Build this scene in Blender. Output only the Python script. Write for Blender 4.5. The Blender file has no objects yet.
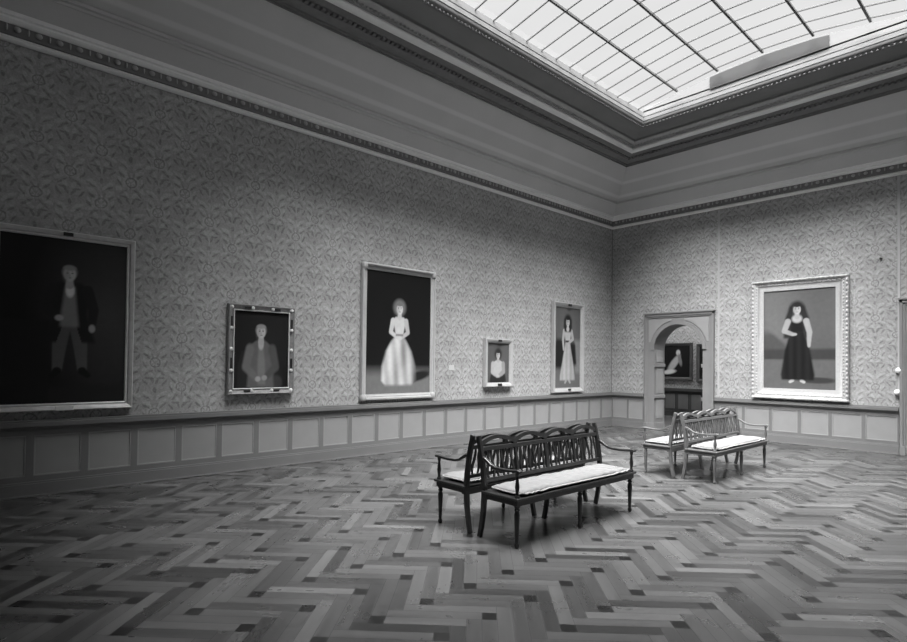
import bpy, bmesh, math, random
import numpy as np
from mathutils import Vector, Matrix

random.seed(7)
rng = np.random.default_rng(11)
scene = bpy.context.scene
COL = scene.collection
PI = math.pi
W, YR = 8.74, 15.2          # gallery width (x) and length (towards the viewer, -y)
TOP = 7.8

def lin(g):
    g = max(0.0, min(1.0, g / 255.0))
    return g / 12.92 if g <= 0.04045 else ((g + 0.055) / 1.055) ** 2.4

# ------------------------------------------------------------------ mesh helpers
class MB:
    def __init__(s): s.v = []; s.f = []
    def add(s, vs, fs):
        n = len(s.v); s.v += [tuple(p) for p in vs]; s.f += [tuple(i + n for i in f) for f in fs]; return s
    def box(s, a, b):
        x0, y0, z0 = a; x1, y1, z1 = b
        x0, x1 = min(x0, x1), max(x0, x1); y0, y1 = min(y0, y1), max(y0, y1); z0, z1 = min(z0, z1), max(z0, z1)
        return s.add([(x0,y0,z0),(x1,y0,z0),(x1,y1,z0),(x0,y1,z0),(x0,y0,z1),(x1,y0,z1),(x1,y1,z1),(x0,y1,z1)],
                     [(0,3,2,1),(4,5,6,7),(0,1,5,4),(1,2,6,5),(2,3,7,6),(3,0,4,7)])
    def quad(s, a, b, c, d): return s.add([a,b,c,d], [(0,1,2,3)])
    def loft(s, rings, cap=True, closed=True):
        n = len(rings[0]); vs = [p for r in rings for p in r]; fs = []
        for i in range(len(rings)-1):
            for j in range(n if closed else n-1):
                k = (j+1) % n
                fs.append((i*n+j, i*n+k, (i+1)*n+k, (i+1)*n+j))
        if cap:
            fs.append(tuple(range(n-1,-1,-1))); fs.append(tuple((len(rings)-1)*n+j for j in range(n)))
        return s.add(vs, fs)
    def lathe(s, x, y, prof, n=10):      # prof: (z, r)
        return s.loft([[(x+r*math.cos(2*PI*k/n), y+r*math.sin(2*PI*k/n), z) for k in range(n)] for z, r in prof])
    def bar(s, path, wx, wt):            # path in (y,z) plane at given x: list (x,y,z); section wx along X, wt across
        rings = []
        for i, p in enumerate(path):
            a = Vector(path[max(i-1,0)]); b = Vector(path[min(i+1,len(path)-1)])
            t = (b-a).normalized(); nx = Vector((1,0,0)); nn = t.cross(nx).normalized()
            hx = (wx[i] if isinstance(wx,(list,tuple)) else wx)/2; ht = (wt[i] if isinstance(wt,(list,tuple)) else wt)/2
            P = Vector(p)
            rings.append([P+nx*hx+nn*ht, P-nx*hx+nn*ht, P-nx*hx-nn*ht, P+nx*hx-nn*ht])
        return s.loft(rings)
    def tube(s, path, r, n=8):
        rings = []
        for i, p in enumerate(path):
            a = Vector(path[max(i-1,0)]); b = Vector(path[min(i+1,len(path)-1)])
            t = (b-a).normalized(); up = Vector((0,0,1)) if abs(t.z) < .9 else Vector((1,0,0))
            u = t.cross(up).normalized(); v = t.cross(u)
            rr = r[i] if isinstance(r,(list,tuple)) else r
            rings.append([Vector(p)+u*rr*math.cos(2*PI*k/n)+v*rr*math.sin(2*PI*k/n) for k in range(n)])
        return s.loft(rings)
    def ball(s, c, r, nu=8, nv=5):
        rx, ry, rz = r if isinstance(r,(tuple,list)) else (r,r,r)
        rings = []
        for i in range(nv+1):
            a = -PI/2 + PI*i/nv; q = max(math.cos(a), .02)
            rings.append([(c[0]+rx*q*math.cos(2*PI*k/nu), c[1]+ry*q*math.sin(2*PI*k/nu), c[2]+rz*math.sin(a)) for k in range(nu)])
        return s.loft(rings)
    def prism(s, pts, depth, f):         # pts 2D, f(u,v,w)->xyz, w in (0,depth)
        n = len(pts)
        return s.add([f(u,v,0) for u,v in pts]+[f(u,v,depth) for u,v in pts],
                     [tuple(range(n-1,-1,-1)), tuple(range(n,2*n))]+[(i,(i+1)%n,(i+1)%n+n,i+n) for i in range(n)])
    def build(s, name, mat, parent=None, smooth=False, bevel=0):
        me = bpy.data.meshes.new(name); me.from_pydata([tuple(p) for p in s.v], [], s.f)
        bm = bmesh.new(); bm.from_mesh(me); bmesh.ops.recalc_face_normals(bm, faces=bm.faces); bm.to_mesh(me); bm.free()
        me.materials.append(mat)
        o = bpy.data.objects.new(name, me); COL.objects.link(o)
        if parent: o.parent = parent
        if smooth:
            for p in me.polygons: p.use_smooth = True
            me.set_sharp_from_angle(angle=math.radians(40))
        if bevel:
            m = o.modifiers.new('bevel', 'BEVEL'); m.width = bevel; m.segments = 2; m.limit_method = 'ANGLE'
        return o

def tag(o, label=None, cat=None, group=None, kind=None):
    if label: o['label'] = label
    if cat: o['category'] = cat
    if group: o['group'] = group
    if kind: o['kind'] = kind
    return o
def structure(o): o['kind'] = 'structure'; return o
def empty(name, loc, rz=0, rx=0):
    o = bpy.data.objects.new(name, None); COL.objects.link(o); o.location = loc; o.rotation_euler = (rx,0,rz); o.empty_display_size = .1
    return o
def copy_tree(o, parent=None):
    c = o.copy(); COL.objects.link(c)
    if parent: c.parent = parent
    for ch in [k for k in bpy.data.objects if k.parent == o]: copy_tree(ch, c)
    return c

# ------------------------------------------------------------------ node helper
class N:
    """tiny expression builder on top of Math nodes"""
    nt = None
    def __init__(s, sock): s.s = sock
    @staticmethod
    def op(o, *a):
        n = N.nt.nodes.new('ShaderNodeMath'); n.operation = o
        for i, x in enumerate(a):
            if isinstance(x, N): N.nt.links.new(x.s, n.inputs[i])
            else: n.inputs[i].default_value = x
        return N(n.outputs[0])
    def __add__(a,b): return N.op('ADD',a,b)
    def __radd__(a,b): return N.op('ADD',b,a)
    def __sub__(a,b): return N.op('SUBTRACT',a,b)
    def __rsub__(a,b): return N.op('SUBTRACT',b,a)
    def __mul__(a,b): return N.op('MULTIPLY',a,b)
    def __rmul__(a,b): return N.op('MULTIPLY',b,a)
    def __truediv__(a,b): return N.op('DIVIDE',a,b)
def nabs(a): return N.op('ABSOLUTE',a)
def nfloor(a): return N.op('FLOOR',a)
def nsqrt(a): return N.op('SQRT',a)
def nmax(a,b): return N.op('MAXIMUM',a,b)
def nmin(a,b): return N.op('MINIMUM',a,b)
def sstep(a, lo, hi):                    # smooth 0..1 between lo and hi
    n = N.nt.nodes.new('ShaderNodeMapRange'); n.interpolation_type = 'SMOOTHSTEP'
    N.nt.links.new(a.s, n.inputs['Value']); n.inputs['From Min'].default_value = lo; n.inputs['From Max'].default_value = hi
    return N(n.outputs[0])

def base_mat(name, rough=.6, spec=.3):
    m = bpy.data.materials.new(name); m.use_nodes = True; nt = m.node_tree
    b = nt.nodes['Principled BSDF']; b.inputs['Roughness'].default_value = rough; b.inputs['Specular IOR Level'].default_value = spec
    return m, nt, b
def noise(nt, vec, scale, detail=3, rough=.5, dist=0):
    n = nt.nodes.new('ShaderNodeTexNoise'); n.inputs['Scale'].default_value = scale; n.inputs['Detail'].default_value = detail
    n.inputs['Roughness'].default_value = rough; n.inputs['Distortion'].default_value = dist
    if vec is not None: nt.links.new(vec, n.inputs['Vector'])
    return N(n.outputs['Fac'])
def grey(nt, val, sock):
    c = nt.nodes.new('ShaderNodeCombineColor')
    for i in range(3): nt.links.new(val.s, c.inputs[i])
    nt.links.new(c.outputs[0], sock)
def coord(nt, which='Object'):
    if which == 'World':
        g = nt.nodes.new('ShaderNodeNewGeometry'); return g.outputs['Position']
    return nt.nodes.new('ShaderNodeTexCoord').outputs[which]
def bump(nt, b, h, dist, strength=1):
    n = nt.nodes.new('ShaderNodeBump'); n.inputs['Distance'].default_value = dist; n.inputs['Strength'].default_value = strength
    nt.links.new(h.s, n.inputs['Height']); nt.links.new(n.outputs[0], b.inputs['Normal'])

def plain(name, v, rough=.6, spec=.3, var=.12, scale=6, bmp=0, stretch=None):
    m, nt, b = base_mat(name, rough, spec); N.nt = nt
    vec = coord(nt)
    if stretch:
        mp = nt.nodes.new('ShaderNodeMapping'); mp.inputs['Scale'].default_value = stretch; nt.links.new(vec, mp.inputs[0]); vec = mp.outputs[0]
    n = noise(nt, vec, scale, 4)
    grey(nt, (n - .5) * (2*var*v) + v, b.inputs['Base Color'])
    if bmp: bump(nt, b, noise(nt, vec, scale*6, 3), bmp)
    return m

M = {}
M['stile']   = plain('painted wainscot wood', .13, .5, .35, .10, 3)
M['panel']   = plain('painted wainscot panel', .215, .55, .3, .08, 4)
M['cornice'] = plain('plaster cornice', .36, .6, .25, .10, 5)
M['cornicelit'] = plain('highlit cornice tone', .72, .45, .4, .08, 5)  # highlight on cornice lip, fillet and torus, put into the colour
M['corniceshade'] = plain('shaded cornice tone', .17, .6, .25, .2, 8)  # shade of the recessed band and upper soffit, put into the colour
M['soffit']  = plain('plaster soffit', .20, .7, .2, .12, 2)
M['white']   = plain('white painted plaster', .17, .6, .25, .06, 3)
M['casing']  = plain('painted door casing', .17, .5, .35, .08, 4)
M['casing2'] = plain('painted casing field', .23, .55, .3, .08, 4)
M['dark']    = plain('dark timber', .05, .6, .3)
M['roof']    = plain('grey roof lining', .09, .8, .1)
M['steel']   = plain('grey glazing bar', .10, .5, .3)
M['board']   = plain('grey board', .05, .7, .2, .2, 2)
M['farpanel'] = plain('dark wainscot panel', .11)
M['gilt']    = plain('dull gilt frame', .46, .42, .5, .22, 14)
M['giltpale']= plain('pale gilt frame', .31, .42, .5, .14, 14)
M['giltwhite']= plain('bright gilt frame', .36, .45, .5, .18, 30, .004)
M['giltdark']= plain('dark carved gilt', .16, .45, .5, .45, 26, .004)
M['ebony']   = plain('black frame inlay', .012, .4, .4)
M['woodD']   = plain('dark stained wood', .018, .33, .5, .3, 7, 0, (1,1,4))
M['woodL']   = plain('pale settee wood', .085, .36, .5, .25, 7, 0, (1,1,4))  # paler wood tone for the farther settee pair
M['woodM']   = plain('worn brown wood', .06, .36, .5, .3, 7, 0, (1,1,4))
M['cushion'] = plain('linen cushion', .145, .9, .1, .22, 22, .006)
M['edge']    = plain('cushion cord', .30, .9, .1, .2, 40)
M['porcelain'] = plain('white porcelain', .75, .25, .5, .03)
M['paper']   = plain('paper card', .40, .8, .1, .03)
M['tape']    = plain('pale tape', .34, .8, .1, .08, 8)
M['plaque']  = plain('pale plaque', .60, .4, .5, .05, 20)
M['backing'] = plain('frame backing', .02, .8, .1)
M['parquetbase'] = plain('dark parquet base', .06, .6, .3)

# wallpaper: half-drop repeat of mirrored lily sprays, .327 m columns, .66 m repeat
def wallpaper():
    m, nt, b = base_mat('damask wallpaper', .62, .22); N.nt = nt
    pos = coord(nt, 'World')
    sp = nt.nodes.new('ShaderNodeSeparateXYZ')
    # a little wobble so the drawing looks woven
    nt.links.new(pos, sp.inputs[0])
    X, Y, Z = (N(sp.outputs[i]) for i in range(3))
    cw, ph = .3275, .66
    wob = noise(nt, pos, 9, 2)
    s = X + Y + 10.37 + (wob - .5) * .05
    zz = Z - 4.20 + (noise(nt, pos, 8, 2) - .5) * .05
    i = nfloor(s / cw + .5)
    x = nabs(s - i * cw)
    par = i - nfloor(i * .5) * 2.0
    t = (zz - par * (ph/2)) / ph
    z = (t - nfloor(t + .5)) * ph            # -ph/2 .. ph/2, 0 at the lily
    def ell(cx, cz, a, bb, deg, soft=.35):
        c, sn = math.cos(math.radians(deg)), math.sin(math.radians(deg))
        dx, dz = x - cx, z - cz
        u = (dx * c + dz * sn) / a; v = (dz * c - dx * sn) / bb
        return 1.0 - sstep(u*u + v*v, 1-soft, 1+soft)
    def ring(cx, cz, r, w):
        dx, dz = x - cx, z - cz
        return 1.0 - sstep(nabs(nsqrt(dx*dx + dz*dz) - r), w*.6, w*1.5)
    light = ell(.0, .005, .095, .085, 0)
    for a in [(.085,.13,.075,.024,35),(.115,-.085,.06,.026,-30),(.045,.205,.05,.02,60),(.10,.255,.055,.022,20),(.05,-.155,.05,.022,50),(.125,.03,.035,.018,70)]:
        light = nmax(light, ell(*a))
    dark = nmax(ring(.0, .0, .060, .007), ell(.022, .018, .042, .007, 62))
    for a in [(.0,-.045,.008,.075,0),(.032,-.022,.013,.012,0),(.03,.085,.05,.012,65),(.10,.085,.05,.013,40),(.08,-.13,.06,.014,-40),(.035,-.24,.05,.016,65),
              (.09,.20,.045,.012,28),(.125,-.03,.05,.012,60),(.0,.29,.02,.035,0),(.07,-.205,.05,.012,10),(.12,-.26,.05,.013,55)]:
        dark = nmax(dark, ell(*a))
    fine = noise(nt, pos, 42, 3)
    big = noise(nt, pos, .9, 3)
    foli = sstep(noise(nt, pos, 15, 2, .6, 1.2), .40, .60)
    fin2 = noise(nt, pos, 90, 2)
    g = light * .055 - dark * .085 + .265 - ring(.0, .0, .060, .009) * .05 + (fine - .5) * .15 + (foli - .5) * .045 + (fin2 - .5) * .12
    # seams between the drops
    q = (s + .0) / (cw*4); d = nabs(q - nfloor(q + .5)) * (cw*4)
    seam = 1.0 - sstep(d, .006, .016)
    g = (g + seam * .035) * (.80 + big * .40)
    g = nmax(g * 1.0, .03)
    grey(nt, g, b.inputs['Base Color'])
    return m
M['paper_wall'] = wallpaper()

# the plaster cove: two painted lighter lines and faint grime
def cove_mat():
    m, nt, b = base_mat('painted cove', .6, .25); N.nt = nt
    pos = coord(nt, 'World'); sp = nt.nodes.new('ShaderNodeSeparateXYZ'); nt.links.new(pos, sp.inputs[0])
    Z = N(sp.outputs[2])
    st = (1.0 - sstep(nabs(Z - 6.12), .012, .04)) + (1.0 - sstep(nabs(Z - 5.885), .012, .04))
    g = .46 + st * .10 + (noise(nt, pos, 1.2, 4) - .5) * .08 + (noise(nt, pos, 25, 2) - .5) * .02
    grey(nt, g, b.inputs['Base Color'])
    return m
M['cove'] = cove_mat()

def floor_mat():
    m, nt, b = base_mat('waxed herringbone parquet', .3, .6); N.nt = nt
    at = nt.nodes.new('ShaderNodeAttribute'); at.attribute_name = 'tone'; at.attribute_type = 'GEOMETRY'
    tone = N(at.outputs['Fac'])
    uv = nt.nodes.new('ShaderNodeUVMap'); uv.uv_map = 'UVMap'
    mp = nt.nodes.new('ShaderNodeMapping'); mp.inputs['Scale'].default_value = (1.2, 16, 1); nt.links.new(uv.outputs[0], mp.inputs[0])
    gr = noise(nt, mp.outputs[0], 1.0, 2, .5)
    pos = coord(nt, 'World')
    big = noise(nt, pos, .8, 3)
    g = tone * (.72 + gr * .56) * (.80 + big * .4)
    grey(nt, g, b.inputs['Base Color'])
    rn = noise(nt, pos, 3.0, 3)
    r = rn * .14 + .22 + (gr - .5) * .05
    nt.links.new(r.s, b.inputs['Roughness'])
    return m
M['floor'] = floor_mat()

def canvas_mat():
    m, nt, b = base_mat('oil painting', .5, .25); N.nt = nt
    at = nt.nodes.new('ShaderNodeAttribute'); at.attribute_name = 'paint'; at.attribute_type = 'GEOMETRY'
    t = N(at.outputs['Fac'])
    vec = coord(nt)
    g = t * (.86 + noise(nt, vec, 14, 4) * .28)
    grey(nt, g, b.inputs['Base Color'])
    return m
M['canvas'] = canvas_mat()

def emis(name, v, strength, transp=None):
    m = bpy.data.materials.new(name); m.use_nodes = True; nt = m.node_tree
    nt.nodes.remove(nt.nodes['Principled BSDF']); out = nt.nodes['Material Output']
    e = nt.nodes.new('ShaderNodeEmission'); e.inputs[0].default_value = (v,v,v,1); e.inputs[1].default_value = strength
    N.nt = nt
    n = noise(nt, coord(nt, 'World'), .7, 3)
    nt.links.new(((n * .24 + .88) * strength).s, e.inputs[1])
    if transp is None: nt.links.new(e.outputs[0], out.inputs[0]); return m
    t = nt.nodes.new('ShaderNodeBsdfTransparent'); t.inputs[0].default_value = (transp,)*3 + (1,)
    a = nt.nodes.new('ShaderNodeAddShader'); nt.links.new(e.outputs[0], a.inputs[0]); nt.links.new(t.outputs[0], a.inputs[1]); nt.links.new(a.outputs[0], out.inputs[0])
    return m
GLOW = 0.52
M['glass'] = emis('frosted skylight glass', 1.0, GLOW, .75)
M['fill_far'] = emis('next room fill panel', 1.0, 11.0)  # for the panel added to brighten the next room

# ------------------------------------------------------------------ floor: herringbone
def build_floor():
    w, L = .0952, .604
    x0, y0 = 5.216, -11.02
    vs, fs, tones, uvs = [], [], [], []
    r2 = math.sqrt(2)
    def emit(u0, v0, u1, v1, tone, horiz):
        c = [((u0),(v0)),((u1),(v0)),((u1),(v1)),((u0),(v1))]
        P = [((u-v)/r2 + x0, (u+v)/r2 + y0) for u, v in c]
        if max(p[0] for p in P) < 0 or min(p[0] for p in P) > W or max(p[1] for p in P) < -YR or min(p[1] for p in P) > 0: return
        n = len(vs); vs.extend((p[0], p[1], 0) for p in P); fs.append((n, n+1, n+2, n+3)); tones.append(tone)
        o1, o2 = random.random()*50, random.random()*50
        l, ww = (u1-u0, v1-v0)
        if horiz: uvs.append([(o1,o2),(o1+l,o2),(o1+l,o2+ww),(o1,o2+ww)])
        else: l, ww = ww, l; uvs.append([(o1,o2),(o1,o2+ww),(o1+l,o2+ww),(o1+l,o2)])
    def tone():
        return max(.02, random.gauss(.051, .017))
    g = .0012
    for mm in range(-14, 15):
        for k in range(-120, 170):
            U, V = k*w + mm*L, k*w - mm*L
            a = tone(); d = (.004 + random.random()*.006)
            # planks along u
            if k % 3 == 2:
                emit(U+g, V+g, U+w-g, V+w-g, d, True); emit(U+w+g, V+g, U+L-g, V+w-g, a, True)
            else: emit(U+g, V+g, U+L-g, V+w-g, a, True)
            # planks along v
            a = tone()
            u0, u1, v1, v0 = U+L, U+L+w, V+w, V+w-L
            if k % 3 == 0:
                emit(u0+g, v1-w+g, u1-g, v1-g, d, False); emit(u0+g, v0+g, u1-g, v1-w-g, a, False)
            else: emit(u0+g, v0+g, u1-g, v1-g, a, False)
    me = bpy.data.meshes.new('floor'); me.from_pydata(vs, [], fs)
    ca = me.attributes.new('tone', 'FLOAT', 'CORNER'); uvl = me.uv_layers.new(name='UVMap')
    for p, t, uv in zip(me.polygons, tones, uvs):
        for li, q in zip(p.loop_indices, uv):
            ca.data[li].value = t; uvl.data[li].uv = q
    bm = bmesh.new(); bm.from_mesh(me)
    for co, no in (((0,0,0),(-1,0,0)),((W,0,0),(1,0,0)),((0,0,0),(0,1,0)),((0,-YR,0),(0,-1,0))):
        bmesh.ops.bisect_plane(bm, geom=bm.verts[:]+bm.edges[:]+bm.faces[:], plane_co=co, plane_no=no, clear_outer=True)
    bm.normal_update()
    for f in bm.faces:
        if f.normal.z < 0: f.normal_flip()
    # base slab under the blocks
    bm.to_mesh(me); bm.free()
    me.materials.append(M['floor'])
    o = structure(bpy.data.objects.new('floor', me)); COL.objects.link(o)
    s = MB().box((-.3,-YR-.3,-.12),(W+.3,.0,-.002)).build('sub_floor', M['parquetbase'], o)
    return o
build_floor()

# ------------------------------------------------------------------ walls
def arch_pts(cx, half, spring, n=28):
    return [(cx - half*math.cos(PI*i/n), spring + half*math.sin(PI*i/n)) for i in range(n+1)]
def arch_strip(mb, cx, half, spring, zt, y, x0=None, x1=None):
    pts = arch_pts(cx, half, spring)
    for (xa,za),(xb,zb) in zip(pts, pts[1:]): mb.quad((xa,y,za),(xb,y,zb),(xb,y,zt),(xa,y,zt))
DH, DS, JD = .600, 1.99, .46               # half opening, spring height, jamb depth
DOORS = [1.83, 6.91]
wb = MB()
for y in (0.0, JD):
    xs = 0.0
    for c in DOORS:
        wb.quad((xs,y,0),(c-DH,y,0),(c-DH,y,TOP),(xs,y,TOP)); arch_strip(wb, c, DH, DS, TOP, y); xs = c + DH
    wb.quad((xs,y,0),(W,y,0),(W,y,TOP),(xs,y,TOP))
structure(wb.build('wall_back', M['paper_wall']))
structure(MB().box((-.3,-YR,0),(0,JD,TOP)).build('wall_left', M['paper_wall']))
structure(MB().box((W,-YR,0),(W+.3,JD,TOP)).build('wall_right', M['paper_wall']))
structure(MB().box((-.3,-YR-.3,0),(W+.3,-YR,TOP)).build('wall_front', M['paper_wall']))

# moulding swept round the whole room; profile is (distance from wall, height)
def sweep(mb, prof):
    rings = []
    for (cx, cy, sx, sy) in ((0,0,1,-1),(W,0,-1,-1),(W,-YR,-1,1),(0,-YR,1,1),(0,0,1,-1)):
        rings.append([(cx+sx*d, cy+sy*d, z) for d, z in prof])
    n = len(prof)
    vs = [p for r in rings for p in r]; fs = [(i*n+j, i*n+j+1, (i+1)*n+j+1, (i+1)*n+j) for i in range(4) for j in range(n-1)]
    mb.add(vs, fs)
def along(d, step):                         # points along the two walls in view at inset d
    out = []; y = -d - step/2
    while y > -YR + d: out.append((d, y, 'L')); y -= step
    x = d + step/2
    while x < W - d: out.append((x, -d, 'B')); x += step
    return out

lc = MB()
sweep(lc, [(0,5.195),(.025,5.195),(.05,5.205),(.066,5.228),(.05,5.252),(.03,5.262)])
sweep(lc, [(.028,5.398),(.06,5.415),(.075,5.44),(.07,5.465),(.095,5.475),(.095,5.52)])
t1 = structure(lc.build('trim_1', M['cornicelit'], smooth=True))
lc = MB()
sweep(lc, [(.03,5.262),(.045,5.272),(.045,5.295),(.022,5.305),(.022,5.40)])
lc.build('band', M['corniceshade'], t1, smooth=True)
lc = MB()
for (x, y, wl) in along(.04, .20):
    lc.ball((x, y, 5.352), (.022,.036,.034) if wl == 'L' else (.036,.022,.034))
for (x, y, wl) in along(.036, .20):
    o = .1
    if wl == 'L': lc.ball((x, y-o, 5.352), (.014,.012,.04), 6, 4)
    else: lc.ball((x+o, y, 5.352), (.012,.014,.04), 6, 4)
lc.build('egg_moulding', M['cornice'], t1, smooth=True)

cv = MB()
sweep(cv, [(.095,5.52),(.16,5.585),(.27,5.70),(.285,5.70),(.30,5.725),(.335,5.735),(.335,5.775),(.315,5.785),(.65,6.09),(.96,6.385)])
structure(cv.build('trim_2', M['cove']))

uc = MB()
sweep(uc, [(.96,6.385),(.985,6.375),(.985,6.405),(1.015,6.405),(1.015,6.435),(1.06,6.45),(1.10,6.475),(1.13,6.48),(1.13,6.515),(1.205,6.52),(1.225,6.535),(1.30,6.54)])
for (x, y, wl) in along(1.165, .085):
    if wl == 'L': uc.box((1.13,y-.026,6.485),(1.185,y+.026,6.525))
    else: uc.box((x-.026,-1.13,6.485),(x+.026,-1.185,6.525))
t3 = structure(uc.build('trim_3', M['corniceshade'], smooth=True))
uc = MB()
sweep(uc, [(1.30,6.54),(1.335,6.545),(1.37,6.56),(1.392,6.585),(1.385,6.615),(1.36,6.625)])
uc.build('torus', M['cornicelit'], t3, smooth=True)
uc = MB()
sweep(uc, [(1.36,6.625),(1.395,6.63),(1.40,6.665),(1.44,6.672),(1.485,6.69),(1.50,6.715),(1.48,6.735)])
for (x, y, wl) in along(1.42, .075):
    uc.ball((x, y, 6.652), .021, 6, 4)
uc.build('bead_band', M['cornice'], t3, smooth=True)

cs = MB()
sweep(cs, [(1.48,6.735),(1.50,6.765),(1.60,6.785),(1.75,6.795),(1.86,6.798)])
structure(cs.build('ceiling', M['soffit'], smooth=True))

lf = MB()
sweep(lf, [(1.86,6.798),(1.875,6.79),(1.90,6.795),(1.91,6.82),(1.93,6.83),(1.945,6.85),(1.945,6.90),(1.955,6.905),(1.955,6.975),(1.94,6.985),(1.955,6.995),(1.955,7.03),(1.925,7.04),(1.925,7.13)])
for (x, y, wl) in along(1.905, .075):
    lf.ball((x, y, 6.805), .022, 6, 4)
# end walls of the vault
VX0, VX1, NB = 1.925, W-1.925, 6
vx = [VX0 + (VX1-VX0)*i/NB for i in range(NB+1)]
vz = [7.125, 7.275, 7.39, 7.425, 7.39, 7.275, 7.125]
Y0, Y1 = -1.925, -YR+1.925
for y in (Y0, Y1):
    for i in range(NB): lf.quad((vx[i],y,7.10),(vx[i+1],y,7.10),(vx[i+1],y,vz[i+1]),(vx[i],y,vz[i]))
structure(lf.build('trim_4', M['white'], smooth=True))

# light-tight roof over the cove, outside the laylight
rf = MB()
rf.box((-.3,-YR-.3,7.14),(VX0-.01,JD,7.24)); rf.box((VX1+.01,-YR-.3,7.14),(W+.3,JD,7.24))
rf.box((VX0-.01,Y0+.05,7.14),(VX1+.01,JD,7.24)); rf.box((VX0-.01,-YR-.3,7.14),(VX1+.01,Y1-.05,7.24))
for y in (Y0+.004, Y1-.054):
    rf.prism([(VX0-.01,7.09)] + list(zip(vx, vz)) + [(VX1+.01,7.09)], .05, lambda u,v,w,y=y: (u, y+w, v))
rf.box((VX0-.3,Y1,7.56),(VX1+.3,-10.5,7.60))          # unseen board added above the glass to darken the near end
structure(rf.build('ceiling_roof_and_blocker', M['roof']))

# vaulted laylight: glass, long bars, cross bars
gl = MB()
for i in range(NB): gl.quad((vx[i],Y0,vz[i]),(vx[i+1],Y0,vz[i+1]),(vx[i+1],Y1,vz[i+1]),(vx[i],Y1,vz[i]))
win = structure(gl.build('window_1', M['glass']))
for i in range(1, NB):
    MB().box((vx[i]-.018,Y1,vz[i]-.036),(vx[i]+.018,Y0-.10,vz[i]+.012)).build('glazing_bar', M['steel'], win)
cb = MB(); y = Y0 - .21
while y > Y1:
    for i in range(NB):
        a = Vector((vx[i],y,vz[i])); b2 = Vector((vx[i+1],y,vz[i+1])); h = .0105
        vs = [(p.x, p.y+sy*h, p.z+dz) for p in (a,b2) for sy, dz in ((-1,-.02),(1,-.02),(1,.004),(-1,.004))]
        cb.add(vs, [(0,1,2,3),(4,7,6,5),(0,4,5,1),(1,5,6,2),(2,6,7,3),(3,7,4,0)])
    y -= .4115
cb.build('cross_bar', M['steel'], win)

# grey board standing against the far end of the laylight
bt = [(3.37,7.10),(3.37,7.335)]
for q in (3.58,4.0,4.37,4.8,5.16,5.40):
    i = min(int((q-VX0)/(VX1-VX0)*NB), NB-1); t = (q-vx[i])/(vx[i+1]-vx[i]); bt.append((q, vz[i]*(1-t)+vz[i+1]*t-.035))
bt.append((5.40,7.12))
tag(MB().prism(bt, .02, lambda u,v,w: (u, Y0-.002-w, v)).build('blind_board', M['board']),
    'grey board leaning on the white end of the skylight opening', 'board')

# ------------------------------------------------------------------ wainscot
def wainscot(P, lo, hi, panels, name):
    """P(s, d, z) -> xyz ; s along the wall, d out of the wall"""
    def bx(mb, s0, s1, d0, d1, z0, z1): mb.box(P(s0,d0,z0), P(s1,d1,z1))
    f = MB()
    bx(f, lo, hi, 0, .018, 0, .80)
    # stiles between panels, rails above and below
    bx(f, lo, hi, .018, .034, .705, .80); bx(f, lo, hi, .018, .034, .0, .235)
    e = lo
    for a, b in panels + [(hi, hi)]:
        if a - e > .005: bx(f, e, a, .018, .034, .235, .705)
        e = b
    root = structure(f.build(name, M['stile']))
    rl = MB()
    for z0, z1, d in ((.765,.785,.05),(.785,.805,.066),(.805,.86,.082),(.86,.884,.070)): bx(rl, lo, hi, .018, d, z0, z1)
    rl.build('chair_rail', M['stile'], root, bevel=.005)
    bs = MB(); bx(bs, lo, hi, .03, .052, 0, .15); bx(bs, lo, hi, .03, .044, .15, .172); bx(bs, lo, hi, .03, .064, 0, .02)
    bs.build('plinth', M['stile'], root, bevel=.004)
    pm = MB()
    for a, b in panels:
        bx(pm, a, b, .018, .021, .235, .705)
    pm.build('panel', M['panel'], root)
    mo = MB()
    for a, b in panels:
        w_ = .016
        for s0, s1, z0, z1 in ((a,b,.235,.235+w_),(a,b,.705-w_,.705),(a,a+w_,.235+w_,.705-w_),(b-w_,b,.235+w_,.705-w_)):
            bx(mo, s0, s1, .021, .031, z0, z1)
    mo.build('panel_moulding', M['casing2'], root, bevel=.003)
    return root
pl = [(-.026-.5367*k-.464, -.026-.5367*k) for k in range(28)][::-1]
wainscot(lambda s,d,z: (d, s, z), -YR, 0, [p for p in pl if p[0] > -YR], 'trim_5')
wainscot(lambda s,d,z: (s,-d, z), .035, .95, [(.075,.475),(.525,.915)], 'trim_6')
pr = []
s_ = 3.347
while s_ < 6.0: pr.append((s_, s_+.485)); s_ += .5455
pr = [(2.80+.01, 3.285)] + pr
wainscot(lambda s,d,z: (s,-d, z), 2.70, 6.04, [p for p in pr if p[1] < 6.045], 'trim_7')
wainscot(lambda s,d,z: (s,-d, z), 7.80, W-.05, [(7.86,8.24),(8.30,8.66)], 'trim_8')
# corner fillet of the wallpaper
structure(MB().box((0,-.012,.88),(.012,0,5.195)).build('trim_9', M['stile']))

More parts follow.
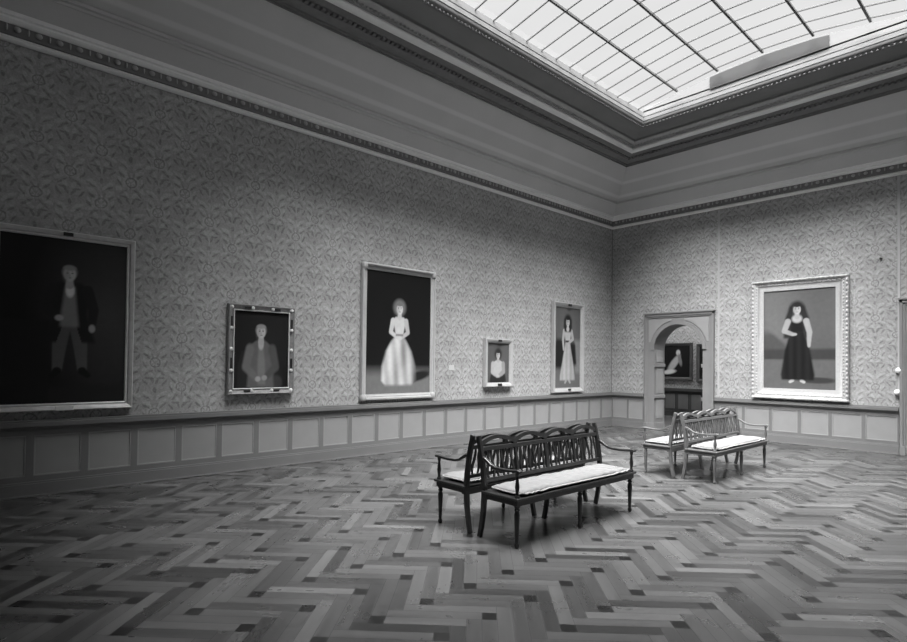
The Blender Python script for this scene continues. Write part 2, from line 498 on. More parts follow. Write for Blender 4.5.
# ------------------------------------------------------------------ doorways
def doorway(c, name):
    r = MB(); t = .055
    xo = .855
    # flat casing board with the arch cut out
    for y in (-t,):
        r.quad((c-xo,y,0),(c-DH,y,0),(c-DH,y,2.86),(c-xo,y,2.86)); r.quad((c+DH,y,0),(c+xo,y,0),(c+xo,y,2.86),(c+DH,y,2.86)); arch_strip(r, c, DH, DS, 2.86, y)
    r.quad((c-xo,-t,0),(c-xo,0,0),(c-xo,0,2.86),(c-xo,-t,2.86)); r.quad((c+xo,-t,0),(c+xo,0,0),(c+xo,0,2.86),(c+xo,-t,2.86))
    # jambs and arch soffit
    pts = [(c-DH,0)] + arch_pts(c, DH, DS) + [(c+DH,0)]
    for (xa,za),(xb,zb) in zip(pts, pts[1:]): r.quad((xa,-t,za),(xb,-t,zb),(xb,JD+.02,zb),(xa,JD+.02,za))
    root = structure(r.build(name, M['casing']))
    a = MB()
    for sx in (-1, 1):
        a.box((c+sx*xo,-t,0),(c+sx*(xo-.05),-t-.03,2.86)); a.box((c+sx*(xo-.05),-t,0),(c+sx*(xo-.085),-t-.016,2.80))
    a.box((c-xo,-t,2.80),(c+xo,-t-.03,2.86)); a.box((c-xo-.02,0,2.86),(c+xo+.02,-t-.05,2.895)); a.box((c-xo,-t,2.765),(c+xo,-t-.016,2.80))
    a.build('architrave', M['casing'], root, bevel=.006)
    b = MB()
    pi_, po = arch_pts(c, DH, DS), arch_pts(c, DH+.085, DS)
    vs = []
    for (x,z),(X_,Z_) in zip(pi_, po): vs += [(x,-t,z),(X_,-t,Z_),(X_,-t-.028,Z_),(x,-t-.028,z)]
    n = len(pi_)
    b.add(vs, [(i*4+j, i*4+(j+1)%4, (i+1)*4+(j+1)%4, (i+1)*4+j) for i in range(n-1) for j in range(4)] + [(0,1,2,3),((n-1)*4,(n-1)*4+3,(n-1)*4+2,(n-1)*4+1)])
    b.build('archivolt', M['casing'], root, smooth=True)
    s = MB()
    for sx in (-1, 1):
        R = DH + .12; pts = []
        for i in range(9):
            th = math.radians(15 + 62*i/8); pts.append((c+sx*R*math.cos(th), DS+R*math.sin(th)))
        pts += [(pts[-1][0], 2.735), (c+sx*.735, 2.735), (c+sx*.735, pts[0][1])]
        s.prism(pts, .012, lambda u,v,w: (u,-t-w,v))
    s.build('spandrel', M['casing2'], root)
    p = MB()
    for sx in (-1, 1):
        for z0, z1 in ((.28,.74),(.90,1.52),(1.68,1.97)):
            p.box((c+sx*DH,.05,z0),(c+sx*(DH-.012),JD-.08,z1))
    p.build('jamb_panel', M['casing2'], root, bevel=.004)
    k = MB()
    for sx in (-1, 1):
        for z0, z1 in ((.78,.86),(1.56,1.64)): k.box((c+sx*DH,-t-.01,z0),(c+sx*(DH-.035),JD,z1)) if sx < 2 else None
        k.box((c+sx*(DH-.01),-t-.022,0),(c+sx*(xo-.085),-t,.17))
        k.box((c+sx*(xo+.0),-t-.045,0),(c+sx*(xo-.09),-t,.17))
        k.box((c+sx*DH,-t,0),(c+sx*(DH-.02),JD,.17))
    k.build('impost', M['casing'], root, bevel=.005)
    return root
doorway(DOORS[0], 'door_1'); doorway(DOORS[1], 'door_2')

# ------------------------------------------------------------------ the next room, seen through the arch
NY = 4.1
structure(MB().box((-4,JD,-.12),(W+.3,NY+.3,0)).build('floor_beyond', M['parquetbase']))
structure(MB().box((-4,NY,0),(W+.3,NY+.3,5.2)).build('wall_far', M['paper_wall']))
structure(MB().box((-4.3,JD,0),(-4,NY+.3,5.2)).box((W,JD+.01,0),(W+.3,NY+.3,5.2)).box((-4,JD,0),(-.3,JD+.2,5.2)).build('wall_side', M['paper_wall']))
structure(MB().box((-4.3,JD,5.2),(W+.3,NY+.3,5.4)).build('ceiling_beyond', M['white']))
structure(MB().box((-2.5,1.6,5.15),(7,3.0,5.19)).build('light_panel', M['fill_far']))  # unseen glowing panel, added to light the next room
M['stile_k'] = M['dark']
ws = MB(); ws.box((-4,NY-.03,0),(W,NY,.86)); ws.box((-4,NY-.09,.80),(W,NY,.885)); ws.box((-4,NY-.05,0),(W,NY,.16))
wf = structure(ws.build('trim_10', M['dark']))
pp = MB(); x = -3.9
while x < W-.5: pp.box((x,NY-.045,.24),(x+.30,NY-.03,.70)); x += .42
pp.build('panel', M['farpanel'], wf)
structure(MB().box((DOORS[0]-DH,-.06,-.02),(DOORS[0]+DH,JD,.004)).box((DOORS[1]-DH,-.06,-.02),(DOORS[1]+DH,JD,.004)).build('trim_11', M['woodM']))

# ------------------------------------------------------------------ paintings
def paint(name, w, h, parent, fn, y, n=190, gain=1.0):
    nx = n if w >= h else max(30, int(n*w/h)); nz = n if h >= w else max(30, int(n*h/w))
    U, V = np.meshgrid(np.linspace(0,1,nx+1), np.linspace(0,1,nz+1))
    img = fn(U, V)*gain
    vs = [(-w/2 + w*u, y, h*v) for u, v in zip(U.ravel(), V.ravel())]
    fs = [(j*(nx+1)+i, j*(nx+1)+i+1, (j+1)*(nx+1)+i+1, (j+1)*(nx+1)+i) for j in range(nz) for i in range(nx)]
    me = bpy.data.meshes.new(name); me.from_pydata(vs, [], fs)
    at = me.attributes.new('paint', 'FLOAT', 'POINT'); at.data.foreach_set('value', np.clip(img.ravel(), .002, .9).astype(np.float32))
    me.materials.append(M['canvas'])
    o = bpy.data.objects.new(name, me); COL.objects.link(o); o.parent = parent
    return o
def blend(img, mask, val): return img*(1-mask) + val*mask
def el(U, V, cx, cy, a, b, deg=0, soft=.25):
    c, s = math.cos(math.radians(deg)), math.sin(math.radians(deg)); dx, dy = U-cx, V-cy
    q = np.sqrt(((dx*c+dy*s)/a)**2 + ((dy*c-dx*s)/b)**2)
    return np.clip((1+soft-q)/(2*soft), 0, 1)
def trap(U, V, cx, y0, y1, w0, w1, soft=.02, lean=0):
    t = np.clip((V-y0)/(y1-y0), 0, 1); hw = w0*(1-t)+w1*t
    m = np.clip((hw-np.abs(U-cx-lean*t))/soft+.5, 0, 1)
    return m*np.clip((V-y0)/soft+.5,0,1)*np.clip((y1-V)/soft+.5,0,1)
def cap(X, Z, a, b, ra, rb, soft=.012):
    dx, dz = b[0]-a[0], b[1]-a[1]; t = np.clip(((X-a[0])*dx+(Z-a[1])*dz)/(dx*dx+dz*dz+1e-9), 0, 1)
    d = np.hypot(X-a[0]-dx*t, Z-a[1]-dz*t) - (ra+(rb-ra)*t)
    return np.clip(.5-d/soft, 0, 1)
def limb(X, Z, pts, soft=.012):
    m = 0
    for p, q in zip(pts, pts[1:]): m = np.maximum(m, cap(X, Z, p[:2], q[:2], p[2], q[2], soft))
    return m
def outline(X, Z, rows, soft=.015):      # rows: (z, left, right) from bottom to top
    zs = [r[0] for r in rows]; l = np.interp(Z, zs, [r[1] for r in rows]); rr = np.interp(Z, zs, [r[2] for r in rows])
    return np.clip((X-l)/soft+.5,0,1)*np.clip((rr-X)/soft+.5,0,1)*np.clip((Z-zs[0])/soft+.5,0,1)*np.clip((zs[-1]-Z)/soft+.5,0,1)
def face(i, X, Z, x, z, r, skin, hair, curls=1.0):
    """head about one unit r high from chin to crown/2"""
    if curls: i = blend(i, el(X,Z,x,z+.25*r,.98*r*curls,1.05*r*curls), hair)
    i = blend(i, limb(X,Z,[(x,z-.8*r,.38*r),(x,z-1.5*r,.45*r)]), skin*.8)
    i = blend(i, el(X,Z,x,z-.05*r,.66*r,.92*r,0,.12), skin)
    i = blend(i, el(X,Z,x-.42*r,z-.1*r,.30*r,.75*r,0,.7)*.5, skin*.45)
    for e in (-.24,.28): i = blend(i, el(X,Z,x+e*r,z+.08*r,.13*r,.07*r), skin*.12); i = blend(i, el(X,Z,x+e*r,z+.28*r,.19*r,.05*r), skin*.3)
    i = blend(i, el(X,Z,x-.02*r,z-.20*r,.08*r,.20*r,0,.6)*.5, skin*.5); i = blend(i, el(X,Z,x+.03*r,z-.50*r,.20*r,.06*r), skin*.3)
    i = blend(i, el(X,Z,x,z+.78*r,.66*r,.34*r), hair)
    return i

def frame_sweep(mb, w, h, prof):
    """rectangular frame about x, z from 0; prof: (outwards from canvas edge, towards the viewer)"""
    rings = []
    for sx, z0, sz in ((-1,0,-1),(1,0,-1),(1,h,1),(-1,h,1),(-1,0,-1)):
        rings.append([(sx*(w/2+o), -d, z0+sz*o) for o, d in prof])
    n = len(prof); vs = [p for r in rings for p in r]
    mb.add(vs, [(i*n+j, i*n+(j+1)%n, (i+1)*n+(j+1)%n, (i+1)*n+j) for i in range(4) for j in range(n)])
def hang(side, s, z0, lean=.02):
    # root at the middle of the picture's bottom edge against the wall
    if side == 'L': return empty('framed_painting', (.012, s, z0), PI/2)
    return empty('framed_painting', (s, -.012, z0), 0)
def rect_points(w, h, off, step):
    out = []
    nx = max(2, int((w+2*off)/step)); nz = max(2, int((h+2*off)/step))
    for i in range(nx+1):
        x = -w/2-off + (w+2*off)*i/nx; out += [(x,-off,'h'),(x,h+off,'h')]
    for i in range(1, nz):
        z = -off + (h+2*off)*i/nz; out += [(-w/2-off,z,'v'),(w/2+off,z,'v')]
    return out
GP = 'framed portraits on the gallery walls'

def tone(g, il): return lin(g)/il

# 1 -- large dark portrait at far left
r = hang('L', -12.02, 1.07); w, h = 1.26, 1.955
tag(r, 'large dark portrait of a dim standing man, farthest left on long wall', 'painting', GP)
f = MB(); frame_sweep(f, w, h, [(0,.0),(0,.045),(.012,.055),(.03,.05),(.036,.07),(.056,.085),(.075,.095),(.085,.085),(.085,0)]); f.build('frame', M['gilt'], r)
def p1(U, V):
    i = .005 + el(U,V,.84,.56,.34,.34,0,.95)*.035
    i = blend(i, trap(U,V,.5,-.1,.10,.8,.8,.05), .013)
    i = blend(i, trap(U,V,.16,.0,.50,.22,.22,.02), .009)
    X, Z = (U-.53)*1.26/1.36, (V-.16)*1.955/1.36
    for q in (-.07, .085):
        i = blend(i, limb(X,Z,[(q*.7,.50,.07),(q,.27,.052),(q*1.2,.06,.036)]), .075); i = blend(i, limb(X,Z,[(q*1.2,.05,.034),(q*1.7,.01,.022)]), .006)
    i = blend(i, outline(X,Z,[(.30,-.17,.20),(.55,-.12,.13),(.72,-.15,.15),(.83,-.09,.09)],.03)*(np.abs(X) > .02+.10*np.clip((.55-Z)*3,0,1)), .010)
    i = blend(i, outline(X,Z,[(.44,-.07,.07),(.58,-.06,.055),(.80,-.035,.035)],.03), .16); i = blend(i, el(X,Z,0,.76,.032,.06), .55)
    i = blend(i, limb(X,Z,[(-.13,.77,.045),(-.19,.60,.04),(-.09,.52,.03)]), .012); i = blend(i, limb(X,Z,[(.13,.77,.045),(.18,.60,.04),(.17,.46,.03)]), .012)
    i = blend(i, el(X,Z,-.075,.515,.032,.026), .30); i = blend(i, el(X,Z,.17,.43,.025,.036), .26)
    i = face(i, X, Z, -.005, .905, .068, .36, .20, .80)
    return i
paint('canvas', w, h, r, p1, -.03)
q = MB(); q.box((-.09,-.10,-.085),(.09,-.088,-.030)); q.build('plaque', M['plaque'], r, bevel=.004)
q = MB(); q.box((-.05,-.10,h+.03),(.05,-.088,h+.075)); q.build('plaque', M['ebony'], r, bevel=.004)

# 2 -- smaller dark portrait with black-inset frame
r = hang('L', -9.60, 1.20); w, h = .83, 1.125
tag(r, 'small dark portrait of a grey-coated seated man in a frame with black insets', 'painting', GP)
f = MB(); frame_sweep(f, w, h, [(0,.0),(0,.055),(.012,.062),(.02,.05),(.065,.075),(.082,.085),(.092,.075),(.092,0)]); f.build('frame', M['giltdark'], r)
f = MB(); frame_sweep(f, w, h, [(0,.056),(0,.064),(.012,.068),(.016,.056)]); f.build('inner_moulding', M['gilt'], r)
for sx in (-1, 1):
    for z in (.30, .83): MB().box((sx*(w/2+.032),-.078,h*z-.10),(sx*(w/2+.058),-.055,h*z+.10)).build('inset', M['ebony'], r)
for x in (-.22, .22):
    for z in (-.058, h+.032): MB().box((x-.05,-.078,z),(x+.05,-.055,z+.026)).build('inset', M['ebony'], r)
for x, z, _ in rect_points(w, h, .045, .28): MB().ball((x,-.07,z), (.03,.016,.03), 8, 5).build('rosette', M['gilt'], r, smooth=True)
def p2(U, V):
    i = .006 + el(U,V,.7,.7,.4,.4,0,.9)*.004
    i = blend(i, outline(U,V,[(-.05,.06,.24),(.30,.08,.22),(.48,.14,.20)],.03), .014)
    i = blend(i, limb(U,V,[(.42,.06,.14),(.80,.06,.10)],.04), .03)
    i = blend(i, outline(U,V,[(.0,.24,.74),(.20,.26,.72),(.42,.22,.76),(.56,.30,.66),(.63,.42,.56)],.05), .085)
    i = blend(i, outline(U,V,[(.04,.44,.58),(.30,.43,.57),(.58,.45,.53)],.04), .13)
    i = blend(i, limb(U,V,[(.29,.50,.075),(.22,.28,.065),(.40,.13,.045)],.04), .11); i = blend(i, limb(U,V,[(.70,.50,.075),(.77,.28,.065),(.60,.15,.045)],.04), .06)
    i = blend(i, el(U,V,.44,.115,.05,.035), .25); i = blend(i, el(U,V,.56,.13,.05,.035), .22)
    i = blend(i, el(U,V,.49,.575,.05,.075), .30)
    i = face(i, U*.83/1.125, V, .49*.83/1.125, .735, .088, .34, .20, .80)
    return i
paint('canvas', w, h, r, p2, -.035)

# 3 -- tall portrait of a lady in pale gown on black
r = hang('L', -7.045, 1.045); w, h = 1.43, 2.15
tag(r, 'tall portrait of a lady in a full pale gown against black', 'painting', GP)
f = MB(); frame_sweep(f, w, h, [(0,.0),(0,.045),(.02,.05),(.03,.06),(.055,.06),(.066,.08),(.092,.08),(.10,.065),(.10,0)]); f.build('frame', M['giltpale'], r)
for sx in (-1, 1):
    for z in (-.055, h+.055): MB().lathe(sx*(w/2+.055), -.045, [(z-.05,.05),(z-.03,.06),(z+.03,.06),(z+.05,.05)], 12).build('corner_roll', M['giltpale'], r, smooth=True)
MB().tube([(-w/2-.06,-.075,h+.085),(w/2+.06,-.075,h+.085)], .022).build('top_roll', M['giltpale'], r, smooth=True)
def p3(U, V):
    i = np.full(U.shape, .005)
    i = blend(i, trap(U,V,.5,-.1,.19,.7,.7,.10), .15); i = blend(i, el(U,V,.80,.14,.22,.04,8), .012)
    X, Z = (U-.50)*1.43/1.52, (V-.07)*2.15/1.52
    gown = outline(X,Z,[(.0,-.20,.20),(.05,-.25,.25),(.22,-.245,.24),(.40,-.19,.18),(.52,-.11,.10),(.58,-.05,.05)],.04)
    i = blend(i, gown, .44 + .10*np.sin(X*46+Z*5)*(Z < .55) + .08*np.sin(X*19-Z*7) - .25*np.clip(X*3,0,1))
    i = blend(i, outline(X,Z,[(.56,-.05,.05),(.66,-.07,.07),(.76,-.095,.095),(.80,-.06,.06)],.02), .50)
    i = blend(i, limb(X,Z,[(-.095,.755,.032),(-.125,.62,.027),(-.03,.555,.020)]), .50); i = blend(i, limb(X,Z,[(.095,.755,.032),(.125,.62,.027),(.03,.555,.020)]), .40)
    i = blend(i, el(X,Z,0,.55,.035,.024), .52); i = blend(i, trap(X,Z,0,.575,.600,.055,.055,.01), .20)
    i = face(i, X, Z, .0, .895, .068, .55, .15, 1.35)
    return i
paint('canvas', w, h, r, p3, -.03, gain=0.85)

# 4 -- the small portrait
r = hang('L', -4.445, 1.20); w, h = .665, .825
tag(r, 'smallest portrait, a bust in white on grey ground, in pale frame', 'painting', GP)
f = MB(); frame_sweep(f, w, h, [(0,.0),(0,.05),(.02,.055),(.03,.07),(.075,.085),(.09,.08),(.09,0)]); f.build('frame', M['giltpale'], r)
for a_, b_ in (((-.05,-.10,h+.03),(.05,-.08,h+.075)),((-.06,-.10,-.075),(.06,-.08,-.02))): MB().box(a_, b_).build('plaque', M['ebony'], r, bevel=.004)
def p4(U, V):
    i = .085 + .02*el(U,V,.7,.6,.5,.5,0,.9)
    i = blend(i, outline(U,V,[(-.05,.10,.90),(.18,.16,.84),(.32,.22,.78)],.06), .018)
    i = blend(i, outline(U,V,[(.18,.30,.70),(.40,.22,.78),(.52,.30,.70),(.57,.42,.58)],.05), .45 )
    i = blend(i, limb(U,V,[(.26,.46,.08),(.24,.28,.07),(.46,.17,.05)],.04), .42); i = blend(i, limb(U,V,[(.74,.46,.08),(.76,.28,.07),(.54,.17,.05)],.04), .30)
    i = blend(i, el(U,V,.5,.165,.07,.04), .45)
    i = face(i, U*.8, V, .40, .70, .10, .50, .022, 1.35)
    return i
paint('canvas', w, h, r, p4, -.03, gain=0.72)

# 5 -- narrow tall portrait by the corner
r = hang('L', -2.0, 1.04); w, h = 1.0, 1.92
tag(r, 'narrow portrait of a dark-haired lady in long white dress, nearest the corner', 'painting', GP)
f = MB(); frame_sweep(f, w, h, [(0,.0),(0,.05),(.03,.055),(.04,.07),(.09,.09),(.11,.085),(.11,0)]); f.build('frame', M['giltpale'], r)
for a_, b_ in (((-.06,-.105,h+.03),(.06,-.085,h+.085)),((-.05,-.105,-.065),(.05,-.085,-.03))): MB().box(a_, b_).build('plaque', M['ebony'], r, bevel=.004)
def p5(U, V):
    i = .075 + .05*(V < .30) + .05*el(U,V,.5,.75,.4,.3,0,.8)
    i = blend(i, trap(U,V,.5,-.1,.12,.8,.8,.05), .13)
    i = blend(i, outline(U,V,[(.18,.80,1.05),(.60,.76,1.05)],.06), .20)
    i = blend(i, outline(U,V,[(.24,-.05,.36),(.50,.0,.42),(.60,.06,.40)],.06), .012); i = blend(i, outline(U,V,[(.28,.62,.86),(.56,.60,.80)],.06), .012)
    X, Z = (U-.50)*1.0/1.63, (V-.05)*1.92/1.63
    i = blend(i, limb(X,Z,[(-.04,.04,.02),(-.06,.015,.018)]), .35); i = blend(i, limb(X,Z,[(.04,.04,.02),(.06,.015,.018)]), .35)
    i = blend(i, outline(X,Z,[(.05,-.185,.185),(.12,-.18,.175),(.40,-.11,.11),(.62,-.05,.05)],.03), .40 + .05*np.sin(X*60) - .5*np.clip(X,0,1))
    i = blend(i, outline(X,Z,[(.61,-.05,.05),(.70,-.07,.07),(.79,-.09,.09),(.82,-.05,.05)],.02), .42); i = blend(i, trap(X,Z,0,.605,.635,.052,.052,.01), .05)
    i = blend(i, limb(X,Z,[(-.09,.775,.03),(-.115,.64,.026),(-.10,.50,.018)]), .40); i = blend(i, limb(X,Z,[(.09,.775,.03),(.125,.66,.026),(.03,.60,.02)]), .36)
    i = blend(i, outline(X,Z,[(.76,-.075,.075),(.84,-.10,.10),(.95,-.09,.09)],.03), .012)
    i = face(i, X, Z, .0, .905, .064, .48, .012, 1.45)
    i = blend(i, el(X,Z,0,.80,.035,.035), .46)
    return i
paint('canvas', w, h, r, p5, -.03, gain=0.75)

# 6 -- large portrait in the ornate frame on the end wall
r = hang('B', 4.395, 1.145); w, h = 1.315, 2.06
tag(r, 'large portrait of a lady in black in ornate pale frame on the end wall', 'painting', GP)
f = MB(); frame_sweep(f, w, h, [(0,.0),(0,.05),(.05,.055),(.10,.06),(.115,.075),(.15,.07),(.165,.09),(.20,.11),(.222,.10),(.222,0)])
for x, z, k in rect_points(w, h, .135, .062): f.ball((x,-.074,z), (.016,.012,.022) if k == 'v' else (.022,.012,.016), 6, 4)
for x, z, k in rect_points(w, h, .198, .085): f.ball((x,-.108,z), (.022,.02,.036) if k == 'v' else (.036,.02,.022), 7, 4)
f.build('frame', M['giltwhite'], r, smooth=True)
def p6(U, V):
    i = .135 - .03*np.clip((.6-V)*2,0,1) + .02*np.sin(U*5+1)
    i = blend(i, outline(U,V,[(.36,-.1,.42),(.46,-.1,.30),(.58,-.1,.10)],.08), .075); i = blend(i, trap(U,V,.5,.29,.40,.8,.8,.03), .045)
    i = blend(i, trap(U,V,.5,-.1,.29,.8,.8,.03), .12); i = blend(i, el(U,V,.76,.09,.25,.03), .04)
    X, Z = (U-.48)*1.33/1.70, (V-.06)*2.08/1.70
    i = blend(i, limb(X,Z,[(-.05,.03,.02),(-.075,.012,.016)]), .5); i = blend(i, limb(X,Z,[(.05,.03,.02),(.075,.012,.016)]), .5)
    i = blend(i, outline(X,Z,[(.035,-.17,.18),(.10,-.18,.19),(.40,-.135,.14),(.63,-.075,.075)],.025), .005 + .004*(np.sin(X*70)+1))
    i = blend(i, outline(X,Z,[(.62,-.075,.075),(.70,-.085,.085),(.80,-.10,.10),(.83,-.06,.06)],.02), .006)
    i = blend(i, outline(X,Z,[(.55,-.15,-.08),(.80,-.13,-.05),(.95,-.08,-.02)],.03), .02); i = blend(i, outline(X,Z,[(.55,.08,.15),(.80,.05,.13),(.95,.02,.08)],.03), .02)
    i = blend(i, el(X,Z,0,.79,.055,.05), .42)
    i = blend(i, limb(X,Z,[(.10,.76,.034),(.135,.62,.03),(.13,.49,.02)]), .36); i = blend(i, limb(X,Z,[(-.10,.76,.034),(-.14,.64,.03),(-.05,.60,.022)]), .34); i = blend(i, el(X,Z,.13,.465,.018,.03), .38); i = blend(i, el(X,Z,-.03,.598,.03,.018), .38)
    i = face(i, X, Z, .0, .905, .062, .45, .014, 1.35)
    return i
paint('canvas', w, h, r, p6, -.03, gain=0.72)

# two dark paintings in the next room
def far(s, z0, w, h, lab, fn):
    r = empty('framed_painting', (s, NY-.012, z0)); tag(r, lab, 'painting', 'dark paintings in the next room')
    f = MB(); frame_sweep(f, w, h, [(0,.0),(0,.04),(.02,.05),(.08,.07),(.09,.06),(.09,0)]); f.build('frame', M['dark'], r)
    paint('canvas', w, h, r, fn, -.03, 70); return r
def p7(U, V):
    i = np.full(U.shape, .004); i = blend(i, el(U,V,.44,.42,.11,.34,-38), .30); i = blend(i, el(U,V,.60,.78,.07,.09), .40); i = blend(i, el(U,V,.28,.16,.24,.07,8), .45)
    i = blend(i, el(U,V,.66,.55,.06,.20,14), .15)
    return i
def p8(U, V):
    i = np.full(U.shape, .006); return blend(i, el(U,V,.5,.6,.15,.2), .12)
far(-.22, 1.24, .92, .98, 'dark painting with a pale reclining shape seen through the arched doorway', p7)
far(.98, 1.20, .86, .98, 'almost black painting cut off by the right jamb of the arch', p8)

# ------------------------------------------------------------------ small wall things
tag(MB().box((-.001,-5.805,1.46),(.006,-5.665,1.56)).build('label_card', M['paper']), 'small white card on the wall right of the tall gown portrait', 'label')
def strip(x, z0, lab):
    return tag(MB().box((x-.022,-.014,z0),(x+.022,-.001,5.194)).build('wall_strip', M['tape'], bevel=.003), lab, 'strip', 'pale vertical strips on the end wall')
strip(2.77, .90, 'long pale vertical strip on the wallpaper right of the arched doorway')
st = strip(6.04, 1.10, 'pale vertical strip with two white knobs at the right edge of the photo')
for x, z in ((6.04,1.555),(6.02,1.15)):
    k = MB().tube([(x,-.001,z),(x,-.02,z)], .058, 14).ball((x,-.055,z), (.052,.045,.055), 14, 8).build('knob', M['porcelain'], st, smooth=True); k['label'] = 'white porcelain knob'
def hook(x, z, lab):
    k = empty('wall_hook', (x,-.001,z)); tag(k, lab, 'hook', 'small wall hooks')
    MB().box((-.018,-.006,-.03),(.018,0,.03)).build('plate', M['tape'], k, bevel=.002)
    MB().tube([(0,-.005,.01),(0,-.035,0),(0,-.05,-.02),(0,-.06,.005)], .009).build('hook', M['giltdark'], k, smooth=True)
hook(2.735, 1.46, 'upper small hook beside the arched doorway casing')
hook(2.735, 1.17, 'lower small hook beside the arched doorway casing')
k = MB().tube([(5.77,-.001,3.67),(5.77,-.03,3.67)], .022, 10).build('wall_peg', M['ebony']); tag(k, 'tiny dark peg on the wallpaper above right of the ornate portrait', 'peg')

# ------------------------------------------------------------------ settees
HL = .945                                   # half length between post centres
POST = [(0,0),(.022,.10),(.045,.25),(.055,.40),(.046,.55),(.022,.72),(-.010,.85),(-.028,.925)]   # (forward, height)
def fz(z):
    for (f0,z0),(f1,z1) in zip(POST, POST[1:]):
        if z <= z1: return f0+(f1-f0)*(z-z0)/(z1-z0)
    return POST[-1][0]
def make_settee(mat, dmat):
    root = empty('settee', (0,0,0))
    # front is local -Y
    for sx in (-1, 0, 1):
        if sx: path, ww = [(sx*HL,-f,z) for f, z in POST], [.034,.036,.04,.044,.042,.04,.036,.034]
        else: path, ww = [(0,-f,z) for f, z in POST[:4]], [.034,.036,.04,.044]
        MB().bar(path, ww, .044).build('rear_leg' if not sx else 'rear_post', mat, root, bevel=.005)
        MB().lathe(sx*(HL-.012), -.44, [(0,.014),(.012,.021),(.03,.022),(.045,.014),(.06,.016),(.20,.022),(.29,.026),(.315,.017),(.33,.026),(.345,.018),(.36,.028),(.40,.03)], 12).build('front_leg', mat, root, smooth=True)
    s = MB(); s.box((-HL-.02,-.47,.366),(HL+.02,-.43,.415)); s.box((-HL-.02,-.10,.355),(HL+.02,-.03,.415))
    for sx in (-1,1): s.box((sx*(HL+.018),-.435,.366),(sx*(HL-.025),-.09,.415))
    s.build('seat_rail', mat, root, bevel=.004)
    s = MB(); s.box((-HL-.04,-.493,.415),(HL+.04,-.045,.438)); s.build('seat_board', mat, root, bevel=.008)
    def yy(z): return -fz(z)
    # rails of the back
    def rail(name, z0, z1, th):
        rings = []
        for x in (-HL, HL): rings.append([(x,yy(z0)-th/2,z0),(x,yy(z0)+th/2,z0),(x,yy(z1)+th/2,z1),(x,yy(z1)-th/2,z1)])
        MB().loft(rings).build(name, mat, root, bevel=.003)
    rail('lower_rail', .505, .54, .026); rail('middle_rail', .785, .822, .028)
    rings = []; n = 96
    for i in range(n+1):
        x = -HL + 2*HL*i/n; ph = abs(math.sin(PI*4*i/n)); zu = .868 + .052*ph**.85; zl = zu - .034 - .012*(1-ph); th = .032
        rings.append([(x,yy(zl)-th/2,zl),(x,yy(zl)+th/2,zl),(x,yy(zu)+th/2,zu),(x,yy(zu)-th/2,zu)])
    MB().loft(rings).build('crest_rail', mat, root, smooth=True)
    for q in (-1, 0, 1):
        x = q*HL/2
        MB().bar([(x,yy(z),z) for z in (.50,.65,.79)], .046 if q == 0 else .03, .024).build('stile', mat, root)
        MB().bar([(x,yy(z),z) for z in (.81,.85,.885)], [.05,.056,.075], .026).build('crest_block', mat, root)
    for qd in range(4):
        for j in range(6):
            x = -HL + HL/2*qd + HL/2*(j+1)/7
            path, ww = [], []
            for t in range(9):
                z = .53 + (.795-.53)*t/8; path.append((x + .011*math.sin(2*PI*t/8)*(1 if j % 2 else -1), yy(z), z)); ww.append(.016 + .012*math.sin(PI*t/8))
            MB().bar(path, ww, .012).build('slat', mat, root)
    for sx in (-1, 1):
        X_ = sx*HL
        path = [(.02,.722),(.06,.722),(.10,.70),(.15,.672),(.21,.658),(.31,.655),(.41,.662),(.465,.668),(.497,.664)]
        MB().bar([(X_,-f,z) for f, z in path], [.03,.034,.034,.032,.032,.036,.042,.05,.044], [.03,.032,.03,.026,.024,.024,.024,.026,.022]).build('armrest', mat, root, bevel=.006)
        MB().lathe(X_, -.45, [(.436,.022),(.45,.024),(.465,.014),(.49,.015),(.53,.022),(.575,.016),(.61,.011),(.63,.017),(.655,.02)], 10).build('arm_post', mat, root, smooth=True)
    return root
def make_cushion(mat):
    # a thin pad with sagging top and scalloped edge
    nx, ny = 84, 18; hx, hy = .905, .195
    U = np.linspace(-1,1,nx+1); V = np.linspace(-1,1,ny+1)
    vs, fs = [], []
    r_ = np.random.default_rng(3)
    ph = r_.random(12)*6
    for layer in (0, 1):
        for v in V:
            for u in U:
                sc = 1 + .0*u
                e = (1-abs(u)**14)**.5*(1-abs(v)**6)**.5
                wav = .004*math.sin(u*31+ph[0]) + .003*math.sin(u*17+v*3+ph[1]) + .003*math.sin(v*6+u*5+ph[2])
                ex = .006*math.sin(u*62) * (abs(v) > .9); 
                z = .026 + (.030+wav)*e if layer else .026 - .025*e
                vs.append((u*hx, v*hy + ex, z))
    def idx(l, j, i): return l*(nx+1)*(ny+1) + j*(nx+1) + i
    for l in (0,1):
        for j in range(ny):
            for i in range(nx): fs.append((idx(l,j,i),idx(l,j,i+1),idx(l,j+1,i+1),idx(l,j+1,i)))
    root = empty('seat_cushion', (0,0,0))
    mb = MB(); mb.add(vs, fs); o = mb.build('pad', mat, root)
    bm = bmesh.new(); bm.from_mesh(o.data); bmesh.ops.remove_doubles(bm, verts=bm.verts, dist=.0008); bmesh.ops.recalc_face_normals(bm, faces=bm.faces); bm.to_mesh(o.data); bm.free()
    for p in o.data.polygons: p.use_smooth = True
    pts = []
    m = 160
    for i in range(m+1):
        a = 2*PI*i/m; c, s = math.cos(a), math.sin(a)
        x = hx*math.copysign(abs(c)**.16, c); y = hy*math.copysign(abs(s)**.16, s)
        pts.append((x*1.004, y*1.01 + .006*math.sin(x/hx*62)*(abs(y) > .9*hy), .026+.004*math.sin(i*1.7)))
    MB().tube(pts, .007, 6).build('piping', M['edge'], root, smooth=True)
    return root
MID = 4.39
sA = make_settee(M['woodD'], M['woodD']); sB = make_settee(M['woodL'], M['woodM'])
def place(o, x, y, rz): o.location = (x, y, 0); o.rotation_euler = (0,0,rz)
GS = 'settees standing back to back in pairs'
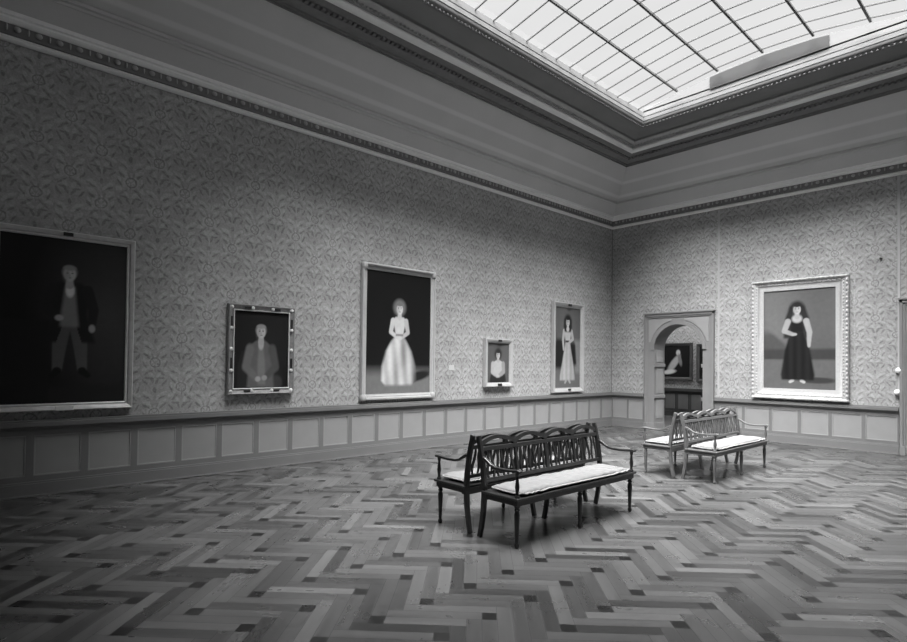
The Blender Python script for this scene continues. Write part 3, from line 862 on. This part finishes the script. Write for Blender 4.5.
for proto, yc, labs in ((sA, -8.47, ('dark slatted settee nearest the viewer, facing right', 'dark slatted settee behind the nearest one, facing the long wall')),
                        (sB, -4.405, ('pale settee farther back, facing right under the ornate portrait', 'pale settee farther back, facing the arched doorway and long wall'))):
    o2 = copy_tree(proto)
    place(proto, MID+.064, yc, PI/2); place(o2, MID-.064, yc, -PI/2)
    tag(proto, labs[0], 'settee', GS); tag(o2, labs[1], 'settee', GS)
cu = make_cushion(M['cushion'])
labs = ['pale cushion on the right-facing seat of the dark pair of settees', 'pale cushion on the dark settee seat facing the long wall',
        'pale cushion on the right-facing seat of the farther settees', 'pale cushion on the farther settee seat facing the long wall']
k = 0
for yc in (-8.47, -4.405):
    for sg in (1, -1):
        c = cu if k == 0 else copy_tree(cu)
        c.location = (MID + sg*(.064+.279), yc, .4385); c.rotation_euler = (0,0,sg*PI/2)
        tag(c, labs[k], 'cushion', 'long seat cushions on the settees'); k += 1

# ------------------------------------------------------------------ light: overcast daylight through the skylight
wd = bpy.data.worlds.new('World'); scene.world = wd; wd.use_nodes = True
bg = wd.node_tree.nodes['Background']; bg.inputs[0].default_value = (1,1,1,1); bg.inputs[1].default_value = .35
sd = bpy.data.lights.new('sun', 'SUN'); sd.energy = 62.0; sd.angle = math.radians(66)
so = bpy.data.objects.new('sun', sd); COL.objects.link(so); so.location = (4.4,-5,12)
d = Vector((-.10, .22, -1)).normalized(); so.rotation_euler = d.to_track_quat('-Z','Y').to_euler()

# ------------------------------------------------------------------ camera (view camera with rising front)
f, cy, roll, pitch, yaw, cx, cyy = 560.0768, 353.3009, .011557666, .017185797, -.8287001, 8.10882845, -13.1205791
cam = bpy.data.cameras.new('camera'); co = bpy.data.objects.new('camera', cam); COL.objects.link(co); scene.camera = co
cam.sensor_fit = 'HORIZONTAL'; cam.sensor_width = 36; cam.lens = f/907*36; cam.clip_start = .05
cam.shift_y = (cy - 321)/907; cam.shift_x = 0
Fh = Vector((math.sin(yaw), math.cos(yaw), 0)); Rt = Vector((math.cos(yaw), -math.sin(yaw), 0)); Up = Vector((0,0,1))
F2 = Fh*math.cos(pitch) + Up*math.sin(pitch); U2 = Up*math.cos(pitch) - Fh*math.sin(pitch)
# image roll: the picture is turned clockwise by `roll`
Rr = Rt*math.cos(roll) + U2*math.sin(roll); Ur = U2*math.cos(roll) - Rt*math.sin(roll)
mw = Matrix(((Rr.x,Ur.x,-F2.x,cx),(Rr.y,Ur.y,-F2.y,cyy),(Rr.z,Ur.z,-F2.z,1.6),(0,0,0,1)))
co.matrix_world = mw

vs_ = scene.view_settings
scene.display_settings.display_device = 'sRGB'
vs_.view_transform = 'Standard'; vs_.look = 'None'; vs_.gamma = 1; vs_.exposure = 0.0; vs_.use_curve_mapping = False
scene.cycles.use_denoising = True
scene.cycles.max_bounces = 8; scene.cycles.diffuse_bounces = 5; scene.cycles.transparent_max_bounces = 8
scene.cycles.sample_clamp_indirect = 6
